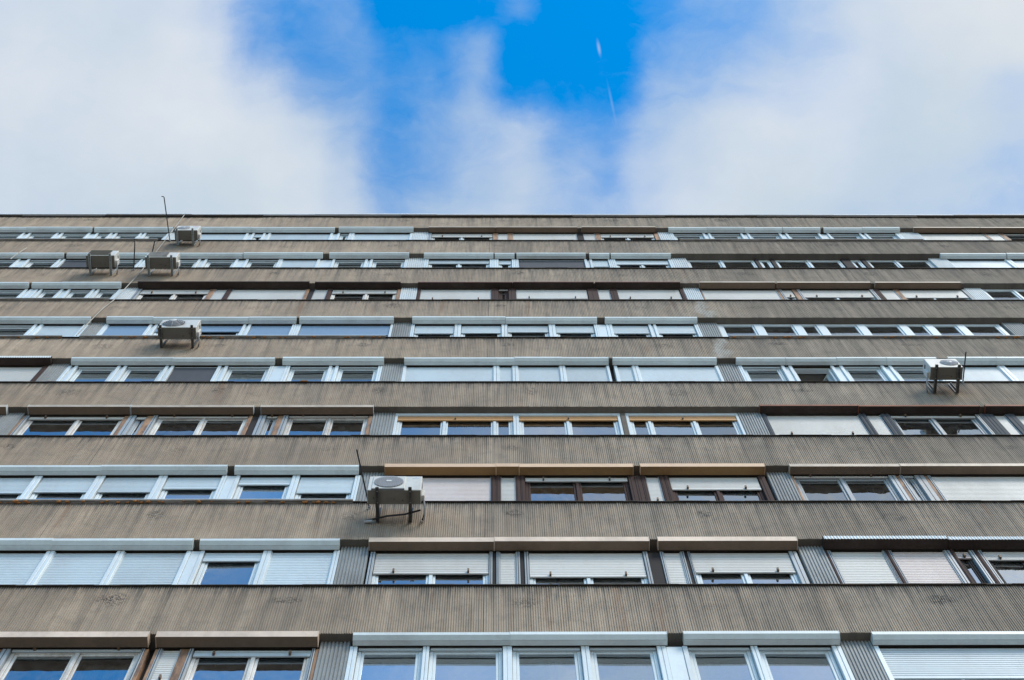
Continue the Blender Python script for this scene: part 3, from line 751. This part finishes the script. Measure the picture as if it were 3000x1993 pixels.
def window_group(k, units, ztop, low, pitch):
    """one window: frame and rails are its mesh; panes, curtains and screens are its children"""
    z0 = zs(k) + 0.012
    zlow = zs(k) + low
    fr = MB()
    kids = []
    first, last = units[0], units[-1]
    for (x0, x1, code, o) in units:
        w = x1 - x0
        if code in RAIL:
            mt = RAIL[code]
            if w > 0.13:
                q = min(0.06, w * 0.36)
                fr.box(x0 + 0.001, x0 + q, RY0, RY1, z0, ztop, mt, 0.004)
                fr.box(x1 - q, x1 - 0.001, RY0, RY1, z0, ztop, mt, 0.004)
                fr.box(x0 + q + 0.002, x1 - q - 0.002, RY0 + 0.03, RY1 + 0.02, z0, ztop, mt, 0.003)
            elif w > 0.07:
                c = (x0 + x1) / 2
                fr.box(x0 + 0.001, c - 0.0025, RY0, RY1, z0, ztop, mt, 0.004)
                fr.box(c + 0.0025, x1 - 0.001, RY0, RY1, z0, ztop, mt, 0.004)
                fr.box(c - 0.004, c + 0.004, RY0 + 0.015, RY1, z0, ztop, mt)
            else:
                fr.box(x0 + 0.001, x1 - 0.001, RY0, RY1, z0, ztop, mt, 0.004)
            # sleeve behind the rail that carries the fixed frame
            fr.box(x0 + 0.002, x1 - 0.002, RY1 + 0.021, 0.30, z0, ztop, mt)
            continue
        st = o.get('st', 'w')
        fm = FRAME[st]
        gl = 'old_glass' if st in 'odlb' else 'window_glass'
        frac = 1.0 if code in SLAT else o.get('f', 0.04 if code == 'g' else 0.0)
        if code in SLAT and 'f' in o:
            frac = o['f']
        if code in SLAT:
            # slim channels at both sides of a closed curtain
            edge = 'white_plastic' if code in 'cB' else 'pale_grey_paint'
            fr.box(x0, x0 + 0.012, 0.135, 0.19, z0, ztop, edge)
            fr.box(x1 - 0.012, x1, 0.135, 0.19, z0, ztop, edge)
            fr.box(x0 + 0.012, x1 - 0.012, 0.166, 0.19, ztop - 0.06, ztop, edge)
            fr.box(x0 + 0.012, x1 - 0.012, 0.166, 0.19, z0, z0 + 0.06, edge)
        top = o.get('top')
        zt = ztop
        if top:
            vis = ztop - zlow
            h1, h2 = 0.10 * vis, 0.29 * vis
            fr.box(x0, x1, 0.125, 0.28, ztop - h1, ztop, 'white_plastic', 0.006)
            m = MB()
            add_curtain(m, x0 + 0.05, x1 - 0.05, ztop - h1 - 0.001, ztop - h2, 'orange_slats', 0.04, 0.0)
            m.box((x0 + x1) / 2 - .012, (x0 + x1) / 2 + .012, 0.11, 0.142, ztop - h2 + 0.03, ztop - h2 + 0.08, 'peg_brown')
            kids.append(('roller_shutter', m))
            fr.box(x0 + 0.002, x0 + 0.048, 0.13, 0.28, z0, ztop - h1 - 0.001, 'white_plastic', 0.004)
            fr.box(x1 - 0.048, x1 - 0.002, 0.13, 0.28, z0, ztop - h1 - 0.001, 'white_plastic', 0.004)
        if frac > 0:
            vis = ztop - zlow
            zb = max(zs(k) + 0.03, ztop - frac * vis) if frac < 0.999 else zs(k) + 0.03
            m = MB()
            add_curtain(m, x0 + 0.010, x1 - 0.010, ztop - 0.002, zb, o.get('S', 'c' if code not in SLAT else code), pitch, random.uniform(0.0, 0.012))
            if o.get('peg'):
                n = (0.18, 0.82) if w > 0.8 else (0.3, 0.7) if w > 0.3 else (0.5,)
                for t in n:
                    xx = x0 + w * t
                    m.box(xx - 0.012, xx + 0.012, 0.105, 0.142, zb + 0.004, zb + 0.075, 'peg_brown')
            kids.append(('roller_shutter', m))
            if frac > 0.985:
                continue
        # fixed frame and sashes
        fw = 0.085 if o.get('wide') else 0.045
        hd = 0.055 if st == 'p' else 0.028
        ya, yb = 0.172, 0.27
        if st == 'p' and not top:
            ya = 0.15
        xa, xb = x0 + 0.001, x1 - 0.001
        if top:
            xa, xb = x0 + 0.049, x1 - 0.049
            fw = 0.04
        fr.box(xa, xa + fw, ya, yb, z0, zt, fm, 0.005)
        fr.box(xb - fw, xb, ya, yb, z0, zt, fm, 0.005)
        fr.box(xa + fw, xb - fw, ya, yb, zt - hd, zt, fm, 0.005)
        fr.box(xa + fw, xb - fw, ya, yb, z0, z0 + 0.06, fm, 0.005)
        cuts = [xa + fw] + list(o.get('m', ())) + [xb - fw]
        mw = 0.16 if o.get('wide') else 0.05
        for i, c in enumerate(cuts[1:-1]):
            fr.box(c - mw / 2, c + mw / 2, ya - 0.012, yb, z0 + 0.06, zt - hd, fm, 0.006)
        sw = 0.036
        for i in range(len(cuts) - 1):
            sa = cuts[i] + (mw / 2 if i else 0) + 0.0005
            sb = cuts[i + 1] - (mw / 2 if i < len(cuts) - 2 else 0) - 0.0005
            if sb - sa < 0.12:
                sw_ = 0.025
            else:
                sw_ = sw
            ys0, ys1 = ya + 0.010, yb - 0.012
            sz0, sz1 = z0 + 0.061, zt - hd - 0.001
            if code == 'o':
                # sash swung into the room on its right-hand hinge
                m = MB()
                ang = R(62)
                L = sb - sa
                ca, sa_ = math.cos(ang), math.sin(ang)
                def T(u, v, zz):
                    return (sb - u * ca + v * sa_, 0.26 + u * sa_ + v * ca, zz)
                def bar(u0, u1, za, zz, mt):
                    c8 = [T(u, v, z_) for z_ in (za, zz) for (u, v) in ((u0, 0), (u1, 0), (u1, .05), (u0, .05))]
                    b0 = len(m.v)
                    m.v += c8
                    for f in ((0, 3, 2, 1), (4, 5, 6, 7), (0, 1, 5, 4), (1, 2, 6, 5), (2, 3, 7, 6), (3, 0, 4, 7)):
                        m.f.append(tuple(b0 + q for q in f))
                        m.m.append(m.mat(mt))
                L = min(L, 0.28)
                bar(0, 0.06, sz0, sz1, fm)
                bar(L - 0.06, L, sz0, sz1, fm)
                bar(0.06, L - 0.06, sz0, sz0 + 0.06, fm)
                bar(0.06, L - 0.06, sz1 - 0.06, sz1, fm)
                kids.append(('open_sash', m))
                continue
            fr.box(sa, sa + sw_, ys0, ys1, sz0, sz1, fm, 0.006)
            fr.box(sb - sw_, sb, ys0, ys1, sz0, sz1, fm, 0.006)
            fr.box(sa + sw_, sb - sw_, ys0, ys1, sz1 - sw_, sz1, fm, 0.006)
            fr.box(sa + sw_, sb - sw_, ys0, ys1, sz0, sz0 + sw_, fm, 0.006)
            m = MB()
            yp = ys0 + 0.014
            tx, tz = random.uniform(-.0025, .0025), random.uniform(-.003, .003)
            u0, u1 = sa + sw_, sb - sw_
            m.quad([(u0, yp - tx, sz0 + sw_), (u1, yp + tx, sz0 + sw_), (u1, yp + tx + tz, sz1 - sw_), (u0, yp - tx + tz, sz1 - sw_)], gl)
            kids.append(('pane', m))
            if CURT.random() < 0.45:
                # curtain a hand's breadth behind the glass, gathered in folds
                mt = CURT.choice(('sheer_curtain', 'sheer_curtain', 'sheer_curtain', 'ochre_curtain', 'blue_curtain'))
                part = CURT.choice((1.0, 1.0, 0.45, 0.6))
                ca, cb = (u0, u0 + (u1 - u0) * part) if CURT.random() < 0.5 else (u1 - (u1 - u0) * part, u1)
                zl = sz0 if CURT.random() < 0.7 else sz1 - 0.35
                m = MB()
                nf = max(6, int((cb - ca) / 0.035))
                i0 = len(m.v)
                for q in range(nf + 1):
                    xx = ca + (cb - ca) * q / nf
                    yy = 0.315 + (0.018 if q % 2 else 0.0) + CURT.uniform(-.004, .004)
                    m.v += [(xx, yy, zl), (xx, yy, sz1 + 0.02)]
                for q in range(nf):
                    m.f.append((i0 + 2 * q, i0 + 2 * q + 2, i0 + 2 * q + 3, i0 + 2 * q + 1))
                    m.m.append(m.mat(mt))
                kids.append(('curtain', m))
        if code == 'e':
            m = MB()
            m.box(x0 + 0.014, x1 - 0.014, 0.150, 0.153, z0 + 0.02, ztop - 0.02, 'insect_screen')
            m.box(x0 + 0.002, x1 - 0.002, 0.146, 0.160, ztop - 0.04, ztop - 0.012, 'white_plastic')
            kids.append(('insect_screen', m))
    if any(u[2] == 'r' for u in units) or units[0][3].get('st') == 'p':
        # white sub-sill in front of the frame
        fr.box(first[0], last[1], -0.004, 0.112, zs(k) + 0.0005, zs(k) + 0.014, 'white_plastic', 0.003)
    if not fr.f:
        return
    f = fr.build('window', building)
    for n, m in kids:
        m.build(n, f)


def shutter_box(k, x0, x1, kind):
    a, bcol = BOXES[kind]
    z = zs(k) + BETA
    j = random.uniform(-0.004, 0.004)
    m = MB()
    tilt = 0.0
    if kind == 'wh':
        y = random.choice((-0.016, -0.010, -0.005))
        d = random.uniform(0.068, 0.078)
        prof = [(y, z - 0.004), (y, z - d), (y + 0.048, z - d - 0.046), (0.108, z - d - 0.052), (0.108, z - 0.004)]
        m.extr(prof, x0 + 0.003, x1 - 0.003, a)
        # seam line of the lower cover and the dark slot for the curtain
        m.box(x0 + 0.004, x1 - 0.004, 0.1085, 0.1110, z - d - 0.040, z - 0.004, 'dark_flashing')
        m.box(x0 + 0.01, x1 - 0.01, y + 0.0482, y + 0.0505, z - d - 0.0495, z - d - 0.0462, 'ledge_metal')
        drop = d + 0.052
        capp = [(y - 0.003, z - 0.003), (y - 0.003, z - d - 0.001), (y + 0.047, z - d - 0.050), (0.111, z - d - 0.056), (0.111, z - 0.003)]
    else:
        y = random.uniform(-0.030, -0.018)
        d = {'rd': 0.05, 'rb': 0.075, 'tn': 0.14, 'br': 0.11, 'bn': 0.085, 'db': 0.06}.get(kind, 0.145) + j
        if kind == 'dw':
            d = 0.115
            i = len(m.v)
            # corrugated strip on the front
            n = max(4, int((x1 - x0) / 0.022))
            for q in range(n + 1):
                xx = x0 + 0.003 + (x1 - x0 - 0.006) * q / n
                yy = y - (0.010 if q % 2 else 0.0)
                m.v += [(xx, yy, z - 0.006), (xx, yy, z - d + 0.012)]
            for q in range(n):
                m.f.append((i + 2 * q, i + 2 * q + 1, i + 2 * q + 3, i + 2 * q + 2))
                m.m.append(m.mat(a))
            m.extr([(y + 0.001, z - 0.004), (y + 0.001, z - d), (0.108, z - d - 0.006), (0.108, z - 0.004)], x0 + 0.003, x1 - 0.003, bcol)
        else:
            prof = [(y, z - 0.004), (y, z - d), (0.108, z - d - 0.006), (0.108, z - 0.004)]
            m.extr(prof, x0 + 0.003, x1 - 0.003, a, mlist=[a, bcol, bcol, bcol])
        drop = d + 0.006
        capp = [(y - 0.004, z - 0.003), (y - 0.004, z - d - 0.004), (0.111, z - d - 0.010), (0.111, z - 0.003)]
    o = m.build('shutter_box', building)
    if k <= 3:
        for (p, q) in ((x0, x0 + 0.006), (x1 - 0.006, x1)):
            c = MB()
            c.extr(capp, p, q, 'white_box_metal' if kind == 'wh' else 'pale_sheet' if (kind == 'br' and k == 2) else a if kind != 'dw' else bcol)
            c.build('end_cap', o)
    return drop


SEP = ('pg', 'pw', 'pn', 'wo', 'bp', 'dk', 'an', 'gd', 'gc', 'gr')
for k in sorted(ROWS):
    row = ROWS[k]
    z = zs(k)
    drops = []
    bx = list(row['boxes'])
    for (kind, x0, x1) in bx:
        drops.append((x0, x1, shutter_box(k, x0, x1, kind), kind))

    def top_at(xa, xb):
        c = (xa + xb) / 2
        for (p, q, d, kind) in drops:
            if p - 0.03 <= c <= q + 0.03:
                return z + BETA - d - 0.001
        best = min(((min(abs(p - c), abs(q - c)), d) for (p, q, d, kind) in drops), default=(9, 0))
        return z + BETA - (best[1] if best[0] < 0.09 else 0.0) - 0.001

    pitch = 0.052
    x = row['x0']
    grp = []

    def flush():
        global grp
        if grp:
            wide = max(grp, key=lambda u: u[1] - u[0])
            window_group(k, grp, top_at(wide[0], wide[1]), row['low'], pitch)
        grp = []

    for t in row['units']:
        code, x1 = t[0], t[1]
        o = t[2] if len(t) > 2 else {}
        if code in SEP:
            flush()
            zt = top_at(x, x1)
            m = MB()
            if code in ('pg', 'pw'):
                mt = 'zinc_sheet' if code == 'pg' else 'pale_sheet'
                zt = z + BETA - 0.002
                n = max(3, int((x1 - x) / 0.042))
                i = len(m.v)
                pts = []
                for q in range(n):
                    a, w = x + (x1 - x) * q / n, (x1 - x) / n
                    pts += [(a + 0.1 * w, 0.128), (a + 0.26 * w, 0.114), (a + 0.74 * w, 0.114), (a + 0.9 * w, 0.128)]
                for (xx, yy) in pts:
                    m.v += [(xx, yy, z - 0.003), (xx, yy, zt)]
                for q in range(len(pts) - 1):
                    a = i + 2 * q
                    m.f.append((a, a + 2, a + 3, a + 1))
                    m.m.append(m.mat(mt))
                m.box(x + 0.002, x1 - 0.002, 0.1285, 0.32, z - 0.003, zt, mt)
                m.build('pillar_cladding', building)
            elif code == 'gd':
                m.box(x, x1, 0.22, 0.30, z - 0.003, z + BETA - 0.002, 'dark_frame')
                m.build('dark_gap', building)
            elif code == 'gr':
                m.box(x + 0.001, x1 - 0.001, 0.122, 0.19, z - 0.003, zt, 'pale_grey_paint', 0.004)
                c = (x + x1) / 2
                m.box(c - 0.004, c + 0.004, 0.1195, 0.1215, z - 0.003, zt, 'dark_frame')
                m.box(x + 0.002, x1 - 0.002, 0.1905, 0.30, z - 0.003, zt, 'dark_frame')
                m.build('guide_rail', building)
            else:
                y = {'pn': 0.125, 'gc': 0.12, 'bp': 0.118, 'an': 0.112, 'wo': 0.13, 'dk': 0.14}[code]
                m.box(x + 0.001, x1 - 0.001, y, 0.30, z - 0.003, zt, POST[code], 0.006)
                if code in ('bp', 'an') and x1 - x > 0.035:
                    # cover strip screwed along the post
                    c = (x + x1) / 2
                    m.box(c - 0.012, c + 0.012, y - 0.006, y - 0.0005, z - 0.003, zt, POST[code], 0.002)
                m.build('post', building) if code != 'pn' else m.build('infill_panel', building)
        elif code == 'rr':
            c = (x + x1) / 2
            grp.append((x, c - 0.0015, 'r', {}))
            flush()
            grp = [(c + 0.0015, x1, 'r', {})]
        else:
            grp.append((x, x1, code, o))
        x = x1
    flush()
    # closed stretches beyond both ends of what was surveyed
    for (p, q) in ((-18.1, row['x0'] - 0.01), (x + 0.01, 17.8)):
        if q - p > 0.3:
            m = MB()
            add_curtain(m, p, q, z + BETA - 0.002, z + 0.03, 'c', 0.06, 0.0)
            m.build('closed_shutter_run', building)
    # sill flashing in lengths, slightly wavy
    rnd = random.Random(40 + k)
    ledges = [l for l in row['ledges']]
    m = MB()
    x = -18.1
    while x < 17.8:
        x1 = min(17.8, x + rnd.uniform(1.4, 2.6))
        segs = 5
        pr = None
        for q in range(segs):
            xa, xb = x + (x1 - x) * q / segs, x + (x1 - x) * (q + 1) / segs
            d = rnd.uniform(-0.003, 0.003)
            h = rnd.uniform(0.010, 0.020)
            m.box(xa, xb - (0.002 if q == segs - 1 else 0), -0.018 + d, 0.30, z - 0.0042 - h * 0.5, z - 0.0012 + d * 0.4, 'dark_flashing')
            m.box(xa, xb - (0.002 if q == segs - 1 else 0), -0.0185 + d, -0.012 + d, z - 0.0045 - h, z - 0.0043 - h * 0.5, 'dark_flashing')
        x = x1
    m.build('window_sill', building)
    for (p, q) in ledges:
        m = MB()
        m.extr([(-0.042, z + 0.012), (-0.042, z - 0.016), (-0.004, z - 0.02), (0.10, z - 0.002), (0.10, z + 0.010)], p, q, 'ledge_metal')
        m.box(p, q, -0.046, -0.0425, z + 0.002, z + 0.0125, 'pale_sheet')
        led = m.build('sill_ledge', building)
        if k in (1, 4):
            fm = MB()
            xx = p
            while xx < q:
                xx += random.expovariate(1 / 0.16 if k == 1 else 1 / 0.3)
                if xx < q:
                    s = random.uniform(0.5, 1.3)
                    fm.lump((xx, -0.018 + random.uniform(-.012, .012), z - 0.03), (0.04 * s, 0.018 * s, 0.017 * s), 'old_foam')
            fb = fm.build('foam_residue', led, smooth=True)
            fb['kind'] = 'stuff'

# loose bits of foam on the left of two sills
for (x, k) in ((-3.4, 3),):
    m = MB()
    for q in range(4):
        m.lump((x + q * 0.03, -0.03, zs(k) - 0.025), (0.03, 0.015, 0.018), 'old_foam')
    fb = m.build('foam_residue', building, smooth=True)
    fb['kind'] = 'stuff'


# ------------------------------------------------------------------ air conditioners
def ac(label, x, z, w, h, yb, yf, fan, fr_, style, bracket='bracket_steel', side=1, arms=(0.19, 0.8), shade=None, reach=0.05):
    """outdoor unit on two angle brackets; origin on the wall below its middle"""
    t = thing('air_conditioner', label, 'air conditioner', (x, 0, z), 'air conditioners hung on the facade')
    hw = w / 2
    d = yb - yf
    bm = bmesh.new()
    bmesh.ops.create_cube(bm, size=1.0)
    for v in bm.verts:
        v.co = (v.co.x * w, v.co.y * d + (yb + yf) / 2, (v.co.z + 0.5) * (h - 0.02) + 0.02)
    bmesh.ops.bevel(bm, geom=bm.edges[:], offset=0.014, segments=3, affect='EDGES', profile=0.6)
    me = bpy.data.meshes.new('casing')
    bm.to_mesh(me)
    bm.free()
    me.materials.append(MATS['unit_casing'])
    for p in me.polygons:
        p.use_smooth = False
    o = bpy.data.objects.new('casing', me)
    col.objects.link(o)
    o.parent = t
    # base tray with pressed ribs, drain holes
    m = MB()
    m.box(-hw + 0.006, hw - 0.006, yf + 0.006, yb - 0.004, 0.008, 0.0215, 'unit_base', 0.0)
    for (a, b, c, e) in ((0.12, 0.30, .3, .42), (0.36, 0.62, .55, .6), (0.36, 0.62, .7, .75), (0.68, 0.86, .25, .33)):
        m.box(-hw + a * w, -hw + b * w, yf + c * d, yf + e * d, 0.004, 0.0079, 'unit_base')
    for (a, c) in ((0.12, .55), (0.5, .6), (0.82, .5), (0.66, .72)):
        m.disc(-hw + a * w, 0, 0, 0.001, 'fan_dark', 6)
        m.box(-hw + a * w - .010, -hw + a * w + .010, yf + c * d - .010, yf + c * d + .010, 0.0062, 0.0078, 'fan_dark')
    m.build('base_tray', t)
    # fan
    fx, fz = -hw + fan * w, 0.02 + (h - 0.02) * 0.5
    r = fr_ * w
    r = min(r, (h - 0.06) / 2)
    m = MB()
    if style == 'grid':
        s = r * 1.12
        m.box(fx - s, fx + s, yf - 0.014, yf - 0.0005, fz - s, fz + s, 'unit_casing', 0.006)
        m.disc(fx, fz, yf - 0.0150, r, 'fan_dark')
        n = 17
        for i in range(-n // 2 + 1, n // 2 + 1):
            q = r * i / (n / 2)
            L = math.sqrt(max(0, r * r - q * q))
            m.box(fx + q - 0.0035, fx + q + 0.0035, yf - 0.024, yf - 0.019, fz - L, fz + L, 'fan_wire')
            m.box(fx - L, fx + L, yf - 0.029, yf - 0.0245, fz + q - 0.004, fz + q + 0.004, 'fan_wire')
        m.box(fx - 0.035, fx + 0.035, yf - 0.036, yf - 0.030, fz - 0.025, fz + 0.03, 'unit_casing', 0.004)
        m.box(fx - s, fx + s, yf - 0.010, yf - 0.0005, fz - s - 0.035, fz - s - 0.012, 'fan_dark')
    elif style in ('rings', 'dome'):
        dome = 0.06 if style == 'dome' else 0.012
        m.disc(fx, fz, yf - 0.0015, r, 'fan_dark')
        for i in range(1, 8):
            q = r * i / 7
            yy = yf - 0.008 - dome * (1 - (q / r) ** 2)
            pts = [(fx + q * math.cos(2 * math.pi * j / 28), yy, fz + q * math.sin(2 * math.pi * j / 28)) for j in range(29)]
            m.tube(pts, 0.0065, 'fan_wire', 5)
        for j in range(8):
            a = math.pi * j / 4
            pts = [(fx + r * u * math.cos(a), yf - 0.008 - dome * (1 - u * u), fz + r * u * math.sin(a)) for u in (0.25, 0.5, 0.75, 1.0)]
            m.tube(pts, 0.005, 'fan_wire', 5)
        m.disc(fx, fz, yf - 0.012 - dome, r * 0.3, 'unit_casing' if style == 'dome' else 'fan_wire', 20, 0.015)
    else:
        # louvred front panel covering the fan
        s0, s1 = fx - r * 1.15, fx + r * 1.15
        m.box(s0, s1, yf - 0.012, yf - 0.0005, 0.05, h - 0.03, shade or 'unit_base', 0.005)
        n = 12
        for i in range(n):
            zz = 0.06 + (h - 0.11) * i / n
            m.extr([(yf - 0.024, zz + 0.020), (yf - 0.024, zz + 0.014), (yf - 0.0125, zz + 0.004), (yf - 0.0125, zz + 0.016)], s0 + 0.01, s1 - 0.01, shade or 'unit_base')
    m.build('fan_grille', t)
    # valve cover and handle hollow on the side
    m = MB()
    sx = side * hw
    lo, hi = (sx + 0.0005, sx + 0.045) if side > 0 else (sx - 0.045, sx - 0.0005)
    m.box(lo, hi, yf + 0.45 * d, yb - 0.03, 0.05, h * 0.5, 'unit_casing', 0.008)
    m.build('valve_cover', t)
    m = MB()
    lo, hi = (sx + 0.0004, sx + 0.004) if side > 0 else (sx - 0.004, sx - 0.0004)
    m.box(lo, hi, yf + 0.3 * d, yf + 0.6 * d, h * 0.68, h * 0.80, 'fan_dark')
    m.build('handle', t)
    # brackets
    for q in arms:
        m = MB()
        bx = -hw + q * w
        y0 = yf - reach
        m.box(bx - 0.019, bx + 0.019, y0, -0.012, -0.004, 0.004, bracket)
        m.box(bx + 0.019, bx + 0.024, y0, -0.012, -0.034, 0.004, bracket)
        m.box(bx - 0.024, bx - 0.019, y0, -0.012, -0.034, 0.004, bracket)
        m.box(bx - 0.022, bx + 0.022, -0.011, -0.003, -0.03, 0.50, bracket)
        m.box(bx + 0.016, bx + 0.022, -0.040, -0.0111, 0.005, 0.50, bracket)
        for yy in (y0 + 0.03, y0 + 0.085, y0 + 0.14):
            m.box(bx - 0.006, bx + 0.006, yy, yy + 0.022, -0.0062, -0.0042, 'fan_dark')
        for yy in (yf + 0.05 * d, yf + 0.85 * d):
            m.tube([(bx, yy, -0.015), (bx, yy, -0.0045)], 0.008, 'bracket_zinc', 6)
        m.build('bracket', t)
    # rubber foot pads between bracket and tray
    for q in arms:
        m = MB()
        bx = -hw + q * w
        m.box(bx - 0.024, bx + 0.024, yf + 0.04, yb - 0.03, 0.0042, 0.0078, 'hose_black')
        m.build('foot_pad', t)
    # refrigerant pipes from the valve cover back into the wall
    for i, mt in enumerate(('hose_grey', 'hose_black')):
        m = MB()
        xx = sx + side * 0.03
        pts = []
        for j in range(9):
            u = j / 8
            pts.append((xx + side * (0.025 + 0.015 * i) * math.sin(math.pi * u) - side * 0.02 * i, (yb - 0.08) * (1 - u) - 0.002 * u, 0.06 + 0.03 * i - 0.09 * math.sin(math.pi * u * 0.9)))
        m.tube(pts, 0.011, mt, 7)
        m.build('refrigerant_pipe', t, smooth=True)
    return t


t = ac('large white air conditioner with round wire grille and blue logo, lowest on the facade',
       -1.398, 22.578, 0.739, 0.54, -0.255, -0.463, 0.385, 0.275, 'grid', 'bracket_steel', 1, (0.19, 0.80))
m = MB()
for (a, b, c, e) in ((0.235, 0.262, .452, .470), (0.262, 0.300, .462, .478), (0.300, 0.325, .455, .466)):
    m.quad([(a, -0.4642, c), (b, -0.4642, c + .003), (b - .004, -0.4642, e), (a + .008, -0.4642, e - .004)], 'logo_blue')
m.build('logo', t)
m = MB()
m.tube([(-0.40, -0.02, -0.02), (-0.1, -0.10, -0.035), (0.15, -0.12, -0.02), (0.36, -0.16, 0.03)], 0.014, 'hose_black', 8)
m.tube([(-0.41, -0.02, -0.045), (-0.30, -0.03, -0.05)], 0.022, 'hose_grey', 8)
m.build('drain_hose', t, smooth=True)
ac('white air conditioner with a rust-brown underside, the only one at the right',
   7.725, 28.282, 0.562, 0.50, -0.229, -0.464, 0.68, 0.27, 'rings', 'bracket_steel', -1, (0.17, 0.86))
ac('white air conditioner with bulging ringed fan grille, below the side-by-side pair',
   -5.96, 31.033, 0.722, 0.547, -0.16, -0.39, 0.36, 0.30, 'dome', 'bracket_steel', 1, (0.09, 0.90))
ac('air conditioner with a dull brown louvred front, left one of the side-by-side pair',
   -8.69, 36.67, 0.631, 0.474, -0.163, -0.437, 0.42, 0.33, 'panel', 'bracket_zinc', 1, (0.14, 0.86))
ac('air conditioner with a pale grey louvred front, right one of the side-by-side pair',
   -7.358, 36.61, 0.687, 0.469, -0.152, -0.413, 0.38, 0.28, 'panel', 'bracket_zinc', 1, (0.12, 0.86), shade='ledge_metal')
t = ac('small white air conditioner in the topmost window row with a pink label',
       -7.336, 39.558, 0.548, 0.505, -0.121, -0.369, 0.33, 0.27, 'rings', 'bracket_zinc', 1, (0.12, 0.80))
m = MB()
m.quad([(0.10, -0.3702, 0.40), (0.22, -0.3702, 0.40), (0.22, -0.3702, 0.45), (0.10, -0.3702, 0.45)], 'label_pink')
m.build('label', t)


# ------------------------------------------------------------------ drain pipes and cables
def pipe(label, p, q, r, hook=False):
    p, q = Vector(p), Vector(q)
    pts = [p, p.lerp(q, 0.35), p.lerp(q, 0.7), q]
    if hook:
        pts += [q + Vector((-0.015, -0.02, 0)), q + Vector((-0.06, -0.025, -0.005))]
    m = MB()
    m.tube([v - p for v in pts], r, 'hose_black', 8)
    # rubber collar where it leaves the wall
    m.tube([Vector((0, 0.005, 0)), (q - p) * 0.03], r * 1.9, 'hose_grey', 8)
    o = m.build('drain_pipe', None, smooth=True, loc=p)
    o['label'] = label
    o['category'] = 'drain pipe'
    o['group'] = 'thin drain pipes sticking out of the wall'


pipe('thin black pipe sticking out beside the lowest air conditioner', (-1.779, 0, 23.083), (-1.939, -0.876, 23.083), 0.011)
pipe('long thin pipe with a hooked tip that reaches above the roof edge', (-7.824, 0, 40.05), (-7.903, -1.061, 40.05), 0.0125, True)
pipe('straight thin black pipe right of the brown louvred air conditioner', (-8.073, 0, 37.139), (-8.0, -0.709, 37.139), 0.013)
pipe('thin black pipe leaning right behind the grey louvred air conditioner', (-7.758, 0, 37.165), (-7.567, -0.663, 37.165), 0.013)
pipe('thin black pipe right of the brown-bottomed air conditioner near the right edge', (8.199, 0, 28.895), (8.209, -0.557, 28.895), 0.012)


def cable(label, pts, r):
    o0 = Vector(pts[0])
    # Catmull-Rom through the clips
    P = [Vector(p) for p in pts]
    out = []
    for i in range(len(P) - 1):
        a, b, c, d = P[max(0, i - 1)], P[i], P[i + 1], P[min(len(P) - 1, i + 2)]
        for j in range(6):
            t = j / 6
            out.append(0.5 * ((2 * b) + (c - a) * t + (2 * a - 5 * b + 4 * c - d) * t * t + (3 * b - a - 3 * c + d) * t ** 3))
    out.append(P[-1])
    m = MB()
    m.tube([v - o0 for v in out], r, 'cable_sheath', 6)
    o = m.build('cable', None, smooth=True, loc=o0)
    o['label'] = label
    o['category'] = 'cable'
    return o


cable('long pale cable hanging from the roof edge, passing behind the side-by-side air conditioners',
      [(-8.03, -0.02, 42.96), (-7.986, -0.045, 42.78), (-7.899, -0.03, 38.844), (-7.86, -0.03, 37.043), (-7.874, -0.03, 35.398),
       (-7.9, -0.03, 34.433), (-7.956, -0.045, 33.677), (-7.981, -0.05, 32.876), (-8.022, -0.03, 31.754)], 0.0095)
cable('short pale cable end on the bare wall band under the topmost windows at far left',
      [(-11.02, -0.02, 39.25), (-11.03, -0.03, 38.9), (-11.06, -0.03, 38.5), (-11.08, -0.02, 38.1)], 0.009)
